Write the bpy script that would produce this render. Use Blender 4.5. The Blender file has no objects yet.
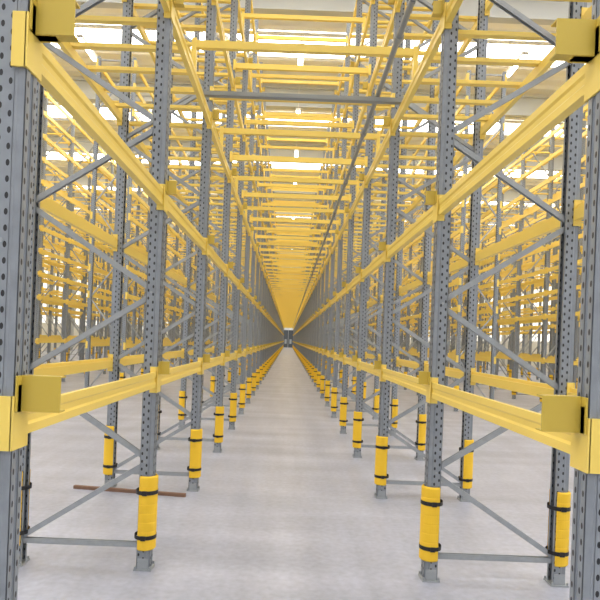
import bpy, math, random
from mathutils import Vector, Matrix
random.seed(4)
S = bpy.context.scene
COL = S.collection
try:
    S.view_settings.view_transform='Standard'
except Exception: pass

# ------------------------------------------------------------------ layout
H = 2.0                # camera height
Y0, BAY, NB = 2.40, 2.58, 56
XL, XR, DEP = -1.104, 1.232, 1.20   # aisle faces of the two racks, frame depth
PW = .108
LEVELS = [1.62, 3.17, 4.80, 6.40, 8.00, 9.60]
POST_H = 10.5
CEIL = 12.6
YEND = Y0 + NB*BAY

# ------------------------------------------------------------------ materials
def mat(name, base, rough=0.5, metal=0.0, noise=None):
    m = bpy.data.materials.new(name); m.use_nodes = True
    nt = m.node_tree; b = nt.nodes['Principled BSDF']
    b.inputs['Base Color'].default_value = (*base, 1)
    b.inputs['Roughness'].default_value = rough
    b.inputs['Metallic'].default_value = metal
    if noise:
        sc, amt = noise
        tc = nt.nodes.new('ShaderNodeTexCoord')
        n = nt.nodes.new('ShaderNodeTexNoise'); n.inputs['Scale'].default_value = sc
        n.inputs['Detail'].default_value = 4
        r = nt.nodes.new('ShaderNodeMixRGB')
        r.inputs[1].default_value = (*[c*(1-amt) for c in base], 1)
        r.inputs[2].default_value = (*[min(1, c*(1+amt)) for c in base], 1)
        nt.links.new(tc.outputs['Object'], n.inputs['Vector'])
        nt.links.new(n.outputs['Fac'], r.inputs[0])
        nt.links.new(r.outputs[0], b.inputs['Base Color'])
    return m

def holes(m, c, ru, rv, period, dark=(0.02,0.021,0.025)):
    """slot perforations driven by a metre-scaled UV"""
    nt = m.node_tree; b = nt.nodes['Principled BSDF']
    def M(op, a, bb=None):
        n = nt.nodes.new('ShaderNodeMath'); n.operation = op
        for i, v in enumerate((a, bb)):
            if v is None: continue
            if isinstance(v, (int, float)): n.inputs[i].default_value = v
            else: nt.links.new(v, n.inputs[i])
        return n.outputs[0]
    uv = nt.nodes.new('ShaderNodeUVMap')
    sp = nt.nodes.new('ShaderNodeSeparateXYZ'); nt.links.new(uv.outputs[0], sp.inputs[0])
    u, v = sp.outputs[0], sp.outputs[1]
    neg = M('MULTIPLY', M('LESS_THAN', u, 0.0), period/2)
    au = M('DIVIDE', M('SUBTRACT', M('ABSOLUTE', u), c), ru)
    vv = M('DIVIDE', M('SUBTRACT', M('MODULO', M('ADD', v, neg), period), period/2), rv)
    d = M('ADD', M('MULTIPLY', au, au), M('MULTIPLY', vv, vv))
    k = M('LESS_THAN', d, 1.0)
    mx = nt.nodes.new('ShaderNodeMixRGB'); nt.links.new(k, mx.inputs[0])
    src = b.inputs['Base Color'].links
    if src: nt.links.new(src[0].from_socket, mx.inputs[1])
    else: mx.inputs[1].default_value = b.inputs['Base Color'].default_value
    mx.inputs[2].default_value = (*dark, 1)
    nt.links.new(mx.outputs[0], b.inputs['Base Color'])
    return m

def emis(name, col, st):
    m = bpy.data.materials.new(name); m.use_nodes = True
    b = m.node_tree.nodes['Principled BSDF']
    b.inputs['Base Color'].default_value = (0.8,0.8,0.8,1)
    b.inputs['Emission Color'].default_value = (*col,1)
    b.inputs['Emission Strength'].default_value = st
    return m

GALV  = mat('galvanised_steel', (0.34,0.365,0.395), 0.42, 0.1, (18,0.18))
PERF  = holes(mat('perforated_galvanised_steel', (0.265,0.29,0.325), 0.40, 0.1, (14,0.22)), 0.02, 0.0078, 0.0135, 0.066)
YEL   = mat('yellow_powder_coat', (0.93,0.685,0.145), 0.34)
YELB  = mat('yellow_bracket_paint', (0.58,0.42,0.06), 0.4)
GUARD = mat('yellow_guard_plastic', (0.92,0.57,0.025), 0.55)
BLACK = mat('black_strap', (0.012,0.012,0.014), 0.5)
WOOD  = mat('timber_batten', (0.20,0.11,0.07), 0.7, 0, (12,0.3))
PIPE  = mat('pipe_zinc', (0.28,0.30,0.31), 0.35, 0.3)

# ------------------------------------------------------------------ mesh builder
class MB:
    def __init__(s): s.v=[]; s.f=[]; s.m=[]; s.uv=[]
    def face(s, pts, mi, uvs=None):
        i=len(s.v); s.v += [tuple(p) for p in pts]
        s.f.append(tuple(range(i,i+len(pts)))); s.m.append(mi)
        s.uv.append(uvs or [(1.0,0.0)]*len(pts))
    def box(s, a, b, mi):
        x0,y0,z0=a; x1,y1,z1=b
        P=[(x0,y0,z0),(x1,y0,z0),(x1,y1,z0),(x0,y1,z0),(x0,y0,z1),(x1,y0,z1),(x1,y1,z1),(x0,y1,z1)]
        for q in ((0,3,2,1),(4,5,6,7),(0,1,5,4),(1,2,6,5),(2,3,7,6),(3,0,4,7)):
            s.face([P[k] for k in q], mi)
    def prism(s, p0, p1, prof, mi, up=(0,0,1), cap=True, closed=True):
        p0=Vector(p0); p1=Vector(p1); d=(p1-p0).normalized(); up=Vector(up)
        side=d.cross(up).normalized(); u2=side.cross(d).normalized()
        A=[p0+side*a+u2*b for a,b in prof]; B=[p1+side*a+u2*b for a,b in prof]
        n=len(prof)
        for i in range(n if closed else n-1):
            j=(i+1)%n; s.face([A[i],A[j],B[j],B[i]], mi)
        if cap and closed: s.face(A[::-1],mi); s.face(B,mi)
    def cyl(s, p0, p1, r, mi, n=10):
        s.prism(p0,p1,[(r*math.cos(2*math.pi*k/n), r*math.sin(2*math.pi*k/n)) for k in range(n)],mi,
                up=(0,0,1) if abs((Vector(p1)-Vector(p0)).normalized().z)<.9 else (0,1,0))
    def obj(s, name, mats, parent=None, loc=(0,0,0), scale=(1,1,1), mesh=None):
        if mesh is None:
            mesh=bpy.data.meshes.new(name+'_mesh'); mesh.from_pydata(s.v,[],s.f)
            for m in mats: mesh.materials.append(m)
            mesh.polygons.foreach_set('material_index', s.m)
            ul=mesh.uv_layers.new(name='UVMap')
            flat=[c for fu in s.uv for t in fu for c in t]
            ul.data.foreach_set('uv', flat)
            mesh.update()
        o=bpy.data.objects.new(name,mesh); COL.objects.link(o)
        o.location=loc; o.scale=scale
        if parent: o.parent=parent
        return o
def arr(o,n,dy=BAY):
    a=o.modifiers.new('row','ARRAY'); a.use_relative_offset=False; a.use_constant_offset=True
    a.constant_offset_displace=(0,dy,0); a.count=n

MATS=[GALV,YEL,PERF,YELB,BLACK,GUARD]
PROF=[(PW,-.03),(PW,-.056),(.040,-.056),(.030,-.048),(0,-.048),(0,-.014),(.009,-.009),(.009,.009),(0,.014),(0,.048),(.030,.048),(.040,.056),(PW,.056),(PW,.03)]
def upright(b, x, y, z0, z1, flip, full):
    T=.004
    pr=[((PW-u) if flip else u, v) for u,v in PROF]
    for i in range(len(pr)-1):
        a,c=pr[i],pr[i+1]; L=math.hypot(a[0]-c[0],a[1]-c[1])
        if L>.06: ua,uc=-L/2,L/2
        elif L>.033 and i in (4,8): ua,uc=.02-L/2,.02+L/2
        else: ua=uc=1.0
        nx,ny=(c[1]-a[1])/L,-(c[0]-a[0])/L
        for off in ((0,1) if full else (0,)):
            ox,oy=-nx*T*off,-ny*T*off
            b.face([(x+a[0]+ox,y+a[1]+oy,z0),(x+c[0]+ox,y+c[1]+oy,z0),(x+c[0]+ox,y+c[1]+oy,z1),(x+a[0]+ox,y+a[1]+oy,z1)],2,
                   [(ua,z0),(uc,z0),(uc,z1),(ua,z1)])

CH=[(-.022,-.02),(.022,-.02),(.022,-.014),(-.016,-.014),(-.016,.014),(.022,.014),(.022,.02),(-.022,.02)]
SQ=[(-.02,-.02),(.02,-.02),(.02,.02),(-.02,.02)]
NLEV=[1.62,3.17,4.0,4.80,5.6,6.40,7.2,8.00,8.8,9.60,10.3]
def gusset(b, L, w, h):
    """bracket on the aisle side, standing just above the beam"""
    z0=L+.045; z1=z0+h
    b.box((-.013-w,-.008,z0),(-.013,.0,z1),3)
    b.box((-.020,-.05,z0),(-.013,.05,z1),3)
    b.box((-.013-w,.0,z1-.006),(-.02,.05,z1),3)
    b.box((-.013-w,.0,z0),(-.02,.05,z0+.006),3)
def make_frame(full=True):
    b=MB(); ch=CH if full else SQ
    upright(b,0,0,.01,POST_H,False,full); upright(b,DEP-PW,0,.01,POST_H,True,full)
    for x in (-.02, DEP-PW-.02):
        b.box((x,-.08,0),(x+.15,.08,.012),0)
        if full:
            b.box((x+.03,-.062,.012),(x+.12,-.056,.10),0); b.box((x+.03,.056,.012),(x+.12,.062,.10),0)
            for yy in (-.071,.071):
                for xx in (.012,.138):
                    b.cyl((x+xx,yy,.012),(x+xx,yy,.035),.009,0,6)
    xa,xb=.07,DEP-.07
    b.prism((xa,0,.2),(xb,0,.2),ch,0,up=(0,1,0))
    z=.2; rear=True; st=.72 if full else 1.44
    while z+st<POST_H-.05:
        p=(xb,0,z+.02) if rear else (xa,0,z+.02)
        q=(xa,0,z+st-.02) if rear else (xb,0,z+st-.02)
        b.prism(p,q,ch,0,up=(0,1,0)); 
        z+=st; rear=not rear
    b.prism((xa,0,POST_H-.1),(xb,0,POST_H-.1),ch,0,up=(0,1,0))
    if full:
        z=.2; r=True
        while z<POST_H-.1:
            x=xb if r else xa
            b.cyl((x,-.064,z),(x,.064,z),.011,0,6); z+=.72; r=not r
    for L in (LEVELS if full else NLEV):
        for xs,sg in ((0,1),(DEP,-1)):
            if full:
                for sy in (-1,1):
                    x0,x1=sorted([xs-sg*.005, xs+sg*.052])
                    ya,yb=sorted((sy*.0565,sy*.070)); b.box((x0,ya,L-.11),(x1,yb,L+.11),1)
                x0,x1=sorted([xs-sg*.012, xs-sg*.0005])
                b.box((x0,-.070,L-.11),(x1,.070,L+.11),1)
            else:
                x0,x1=sorted([xs-sg*.012, xs+sg*.052]); b.box((x0,-.07,L-.11),(x1,.07,L+.11),1)
        if full: gusset(b,L,.085,.11)
    return b

BP=[(0,-.065),(.05,-.065),(.05,.03),(.028,.03),(.028,.065),(0,.065),(0,.026),(.009,.014),(.009,-.014),(0,-.026)]
def make_bay(full=True):
    b=MB(); y0,y1=.07,BAY-.07
    for k,L in enumerate(LEVELS if full else NLEV):
        for xs,sg in ((0,1),(DEP,-1)):
            if full: b.prism((xs,y0,L),(xs,y1,L),[(sg*a,c) for a,c in BP],1)
            else: b.prism((xs,y0,L),(xs,y1,L),[(0,-.065),(sg*.05,-.065),(sg*.05,.065),(0,.065)],1,cap=False)
        if (full and k>=2) or (not full and L>4 and k%2):
            for t in ((.12,.31,.5,.69,.88) if full else (.2,.5,.8)):
                y=BAY*t; b.box((.03,y-.035,L+.031),(DEP-.03,y+.035,L+.07),1)
    return b

FB,BB={1:make_frame(True),0:make_frame(False)},{1:make_bay(True),0:make_bay(False)}
FM={1:None,0:None}; BM={1:None,0:None}
def rack_row(x, mirror, n, ystart, full, name='pallet_rack'):
    e=bpy.data.objects.new(name,None); COL.objects.link(e); e.location=(x,ystart,0)
    e.empty_display_size=.3
    sc=(-1,1,1) if mirror else (1,1,1)
    f=FB[full].obj('upright_frames',MATS,e,scale=sc,mesh=FM[full]); FM[full]=f.data; arr(f,n+1)
    g=BB[full].obj('load_beams',MATS,e,scale=sc,mesh=BM[full]); BM[full]=g.data; arr(g,n)
    if full:
        eb=MB()
        for L in LEVELS: gusset(eb,L,.165,.148)
        eb.obj('end_brackets',MATS,e,scale=sc,loc=(0,-.012,0))
    return e
rack_row(XL,True,NB,Y0,1); rack_row(XR,False,NB,Y0,1)
def ycell(k): return Y0+k*BAY
NEI=[(-5.0,True,6),(-8.8,True,5),(-12.6,True,4),(-16.4,True,4),(5.2,False,6),(9.0,False,5),(12.8,False,4),(16.6,False,4)]
for x,mir,k in NEI: rack_row(x,mir,NB-k-6,ycell(k),0)

# ------------------------------------------------------------------ column guards
def guard_mesh(b, cx, cy, face):
    n=20; gap=math.radians(55); z0,z1=.17,.80; R=.090
    def ring(z,r):
        return [(cx+face*r*math.cos(gap+(2*math.pi-2*gap)*k/n), cy+r*math.sin(gap+(2*math.pi-2*gap)*k/n), z) for k in range(n+1)]
    zs=[(z0,R-.010),(z0+.012,R)]
    for q in range(1,8):
        zz=z0+.012+(z1-z0-.024)*q/8; zs+= [(zz-.008,R),(zz,R-.002),(zz+.008,R)]
    zs+=[(z1-.012,R),(z1,R-.010)]
    rs=[ring(z,r) for z,r in zs]
    for a,c in zip(rs[:-1],rs[1:]):
        for k in range(n): b.face([a[k],a[k+1],c[k+1],c[k]],5)
    ri=[ring(z0,R-.016),ring(z1,R-.016)]
    for k in range(n):
        b.face([ri[0][k+1],ri[0][k],ri[1][k],ri[1][k+1]],5)
        b.face([rs[-1][k],rs[-1][k+1],ri[1][k+1],ri[1][k]],5)
        b.face([rs[0][k+1],rs[0][k],ri[0][k],ri[0][k+1]],5)
    for k in (0,n):
        b.face([rs[0][k],rs[-1][k],ri[1][k],ri[0][k]],5)
    for zc in (.28,.66):
        m=24
        for k in range(m):
            t0,t1=2*math.pi*k/m,2*math.pi*(k+1)/m; r=R+.003
            q=lambda t,z:(cx+r*math.cos(t),cy+r*math.sin(t),z)
            b.face([q(t0,zc-.017),q(t1,zc-.017),q(t1,zc+.017),q(t0,zc+.017)],4)
        b.box((cx-.02,cy-R-.010,zc-.020),(cx+.02,cy-R-.002,zc+.020),4)
gm={}
for fc in (1,-1):
    g=MB(); guard_mesh(g,0,0,fc); gm[fc]=g
meshes={1:None,-1:None}
hp=PW/2
posts=[(XL-hp,-1),(XL-DEP+hp,1),(XR+hp,1),(XR+DEP-hp,-1)]
for k in range(0,9):
    for px,fc in posts:
        o=gm[fc].obj('column_guard',MATS,loc=(px,Y0+k*BAY,0),mesh=meshes[fc]); meshes[fc]=o.data
far=bpy.data.objects.new('column_guard_rows',None); COL.objects.link(far)
for px,fc in posts:
    o=gm[fc].obj('guards',MATS,parent=far,loc=(px,Y0+9*BAY,0),mesh=meshes[fc]); arr(o,NB-8)
for x,mir,k in NEI:
    s=-1 if mir else 1
    o=gm[1].obj('guards',MATS,parent=far,loc=(x+s*hp,ycell(k),0),mesh=meshes[1]); arr(o,16)

# ------------------------------------------------------------------ overhead cross-aisle ties and pipe
t=MB()
for z in (5.15,6.75,8.35,9.95):
    t.box((XL,-.03,z-.045),(XR,.03,z+.045),1)
    t.box((XL-.03,-.07,z-.09),(XL+.012,.07,z+.09),1); t.box((XR-.012,-.07,z-.09),(XR+.03,.07,z+.09),1)
    if z in (6.75,9.95): continue
    y=BAY/2
    t.box((XL-.04,y-.03,z-.04),(XR+.04,y+.03,z+.04),1)
    t.box((XL-.05,y-.04,z-.285),(XL-.0,y+.04,z+.06),1); t.box((XR,y-.04,z-.285),(XR+.05,y+.04,z+.06),1)
tie=t.obj('overhead_aisle_ties',MATS,loc=(0,Y0+BAY,0)); arr(tie,NB)
p=MB(); px=.96; p.cyl((px,Y0,4.97),(px,YEND,4.97),.030,0,12)
for k in range(1,NB): 
    y=Y0+k*BAY; p.box((px-.02,y-.012,4.93),(px+.02,y+.012,5.05),0)
    p.cyl((px,y+BAY*.25-.05,4.97),(px,y+BAY*.25+.05,4.97),.044,0,12)
p.obj('sprinkler_pipe',[PIPE])
c=MB()
for y in (Y0+1.75*BAY,): c.box((XL-.05,y-.04,4.87),(XR+.05,y+.04,4.92),0)
c.obj('cable_tray',[PIPE])

w=MB(); w.prism((-2.66,7.42,.02),(-1.20,7.22,.02),[(-.025,-.02),(.025,-.02),(.025,.02),(-.025,.02)],0)
w.obj('timber_batten',[WOOD])

# ------------------------------------------------------------------ building shell
FX0,FX1,FY0,FY1=-24,24,-14,YEND+8
FLOOR=bpy.data.materials.new('polished_concrete'); FLOOR.use_nodes=True
nt=FLOOR.node_tree; b=nt.nodes['Principled BSDF']; b.inputs['Roughness'].default_value=.36
tc=nt.nodes.new('ShaderNodeTexCoord')
def noise(scale,detail,sc=None):
    n=nt.nodes.new('ShaderNodeTexNoise'); n.inputs['Scale'].default_value=scale; n.inputs['Detail'].default_value=detail
    mp=nt.nodes.new('ShaderNodeMapping'); 
    if sc: mp.inputs['Scale'].default_value=sc
    nt.links.new(tc.outputs['Object'],mp.inputs[0]); nt.links.new(mp.outputs[0],n.inputs['Vector']); return n
n1=noise(.8,6); n2=noise(16,8); n3=noise(1.2,3,sc=(3,.25,1)); n4=noise(1.0,4,sc=(.25,1.6,1))
r1=nt.nodes.new('ShaderNodeValToRGB')
r1.color_ramp.elements[0].position=.3; r1.color_ramp.elements[0].color=(.325,.34,.42,1)
r1.color_ramp.elements[1].position=.7; r1.color_ramp.elements[1].color=(.40,.415,.50,1)
nt.links.new(n1.outputs['Fac'],r1.inputs[0])
cur=r1.outputs[0]
for n,amt in ((n2,.25),(n3,.2),(n4,.35)):
    m2=nt.nodes.new('ShaderNodeMixRGB'); m2.blend_type='OVERLAY'; m2.inputs[0].default_value=amt
    nt.links.new(cur,m2.inputs[1]); nt.links.new(n.outputs['Fac'],m2.inputs[2]); cur=m2.outputs[0]
nt.links.new(cur,b.inputs['Base Color'])
f=MB(); f.box((FX0,FY0,-.3),(FX1,FY1,0),0); f.obj('floor',[FLOOR])

DECK=mat('white_roof_deck',(.84,.82,.77),.55)
WALL=mat('white_wall_panel',(.85,.85,.82),.6)
GIRD=mat('girder_grey_steel',(.56,.57,.56),.5)
DARK=mat('dark_opening',(.07,.08,.09),.5)
PANE=mat('door_glass',(.40,.42,.43),.3)
SKY=emis('skylight_glazing',(1.0,.98,.935),8.6)
WIN=emis('translucent_window',(1.0,.98,.94),1.2)
LED=emis('led_diffuser',(1,.97,.90),26.0)
ce=MB()
y=FY0
while y<FY1:
    z=CEIL
    P=[(y,z),(y+.3,z),(y+.4,z+.12),(y+.7,z+.12),(y+.8,z)]
    for (a0,z0),(a1,z1) in zip(P[:-1],P[1:]):
        ce.face([(FX0,a0,z0),(FX1,a0,z0),(FX1,a1,z1),(FX0,a1,z1)],0)
    y+=.8
ce.box((FX0,FY0,CEIL+.2),(FX1,FY1,CEIL+.4),0)
ce.obj('ceiling',[DECK])
sk=MB(); gi=MB()
y=-8; 
while y<FY1-4:
    for x0,x1 in ((-20,-3.4),(-2.4,2.5),(3.5,20)):
        z=CEIL-.08
        sk.face([(x0,y,z),(x0,y+1.5,z),(x1,y+1.5,z),(x1,y,z)],0)
        sk.box((x0-.08,y-.08,CEIL-.12),(x1+.08,y,CEIL-.02),1); sk.box((x0-.08,y+1.5,CEIL-.12),(x1+.08,y+1.58,CEIL-.02),1)
    gi.prism((FX0,y+4,CEIL-.6),(FX1,y+4,CEIL-.6),[(-.15,-.4),(.15,-.4),(.15,-.36),(.02,-.36),(.02,.36),(.15,.36),(.15,.4),(-.15,.4),(-.15,.36),(-.02,.36),(-.02,-.36),(-.15,-.36)],0)
    y+=7.0
sk.obj('skylight',[SKY,DECK]); gi.obj('roof_girders',[GIRD])
l=MB()
y=3.0
while y<YEND:
    for x in (.06,-7.0,7.2):
        z=CEIL-1.25
        l.face([(x-.07,y,z),(x-.07,y+1.5,z),(x+.07,y+1.5,z),(x+.07,y,z)],0)
        l.box((x-.10,y-.02,z+.01),(x+.10,y+1.52,z+.11),1)
        for yy in (y+.2,y+1.3): l.cyl((x,yy,z+.11),(x,yy,CEIL-.14),.008,1,5)
    y+=5.16
l.obj('linear_high_bay_lights',[LED,DECK])

wl=MB(); wl.box((FX0-.3,FY0,0),(FX0,FY1,CEIL+.4),0)
wr=MB(); wr.box((FX1,FY0,0),(FX1+.3,FY1,CEIL+.4),0)
y=FY0
while y<FY1:
    wl.box((FX0,y,0),(FX0+.25,y+.25,CEIL),1); wr.box((FX1-.25,y,0),(FX1,y+.25,CEIL),1); y+=6
wl.obj('wall_left',[WALL,GIRD]); wr.obj('wall_right',[WALL,GIRD])
wi=MB(); wi2=MB()
y=FY0+1
while y<FY1-6:
    wi.face([(FX1-.05,y,2.8),(FX1-.05,y+4.2,2.8),(FX1-.05,y+4.2,9.5),(FX1-.05,y,9.5)][::-1],0)
    wi2.face([(FX0+.05,y,2.8),(FX0+.05,y+4.2,2.8),(FX0+.05,y+4.2,9.5),(FX0+.05,y,9.5)],0)
    for q in range(5): 
        wi.box((FX1-.1,y+q*1.05-.03,2.8),(FX1-.02,y+q*1.05+.03,9.5),1)
        wi2.box((FX0+.02,y+q*1.05-.03,2.8),(FX0+.1,y+q*1.05+.03,9.5),1)
    y+=6
wi.obj('window_1',[WIN,GIRD]); wi2.obj('window_2',[WIN,GIRD])
wb=MB(); wb.box((FX0,FY1,0),(FX1,FY1+.3,CEIL+.4),0); wb.obj('wall_back',[WALL])
wf=MB(); wf.box((FX0,FY0-.3,0),(FX1,FY0,CEIL+.4),0); wf.obj('wall_front',[WALL])
d=MB(); yb=FY1-.04
d.box((-1.2,yb-.06,0),(1.3,yb-.02,4.6),0)
for a,cc in (((-1.35,yb-.12,0),(-1.2,yb,4.75)),((1.3,yb-.12,0),(1.45,yb,4.75)),((-1.35,yb-.12,4.6),(1.45,yb,4.75)),((-.02,yb-.1,0),(.07,yb,4.6))): d.box(a,cc,1)
for q in range(1,9): d.box((-1.2,yb-.08,q*.5),(1.3,yb-.05,q*.5+.03),0)
for x0,x1 in ((-.9,-.35),(.4,.95)): d.box((x0,yb-.10,1.0),(x1,yb-.07,2.2),2)
d.obj('door_1',[DARK,GIRD,PANE])

# ------------------------------------------------------------------ world + camera
W=bpy.data.worlds.new('World'); S.world=W; W.use_nodes=True
W.node_tree.nodes['Background'].inputs[0].default_value=(.9,.95,1,1)
W.node_tree.nodes['Background'].inputs[1].default_value=1.0
cd=bpy.data.cameras.new('camera'); cam=bpy.data.objects.new('camera',cd); COL.objects.link(cam)
cd.sensor_width=36; cd.lens=580/600*36; cd.shift_x=12/600; cd.shift_y=40/600; cd.clip_end=400; cd.clip_start=.05
cam.matrix_world=Matrix.Translation((0,0,H))@Matrix.Rotation(math.radians(90),4,'X')@Matrix.Rotation(math.radians(2.2),4,'Z')
S.camera=cam
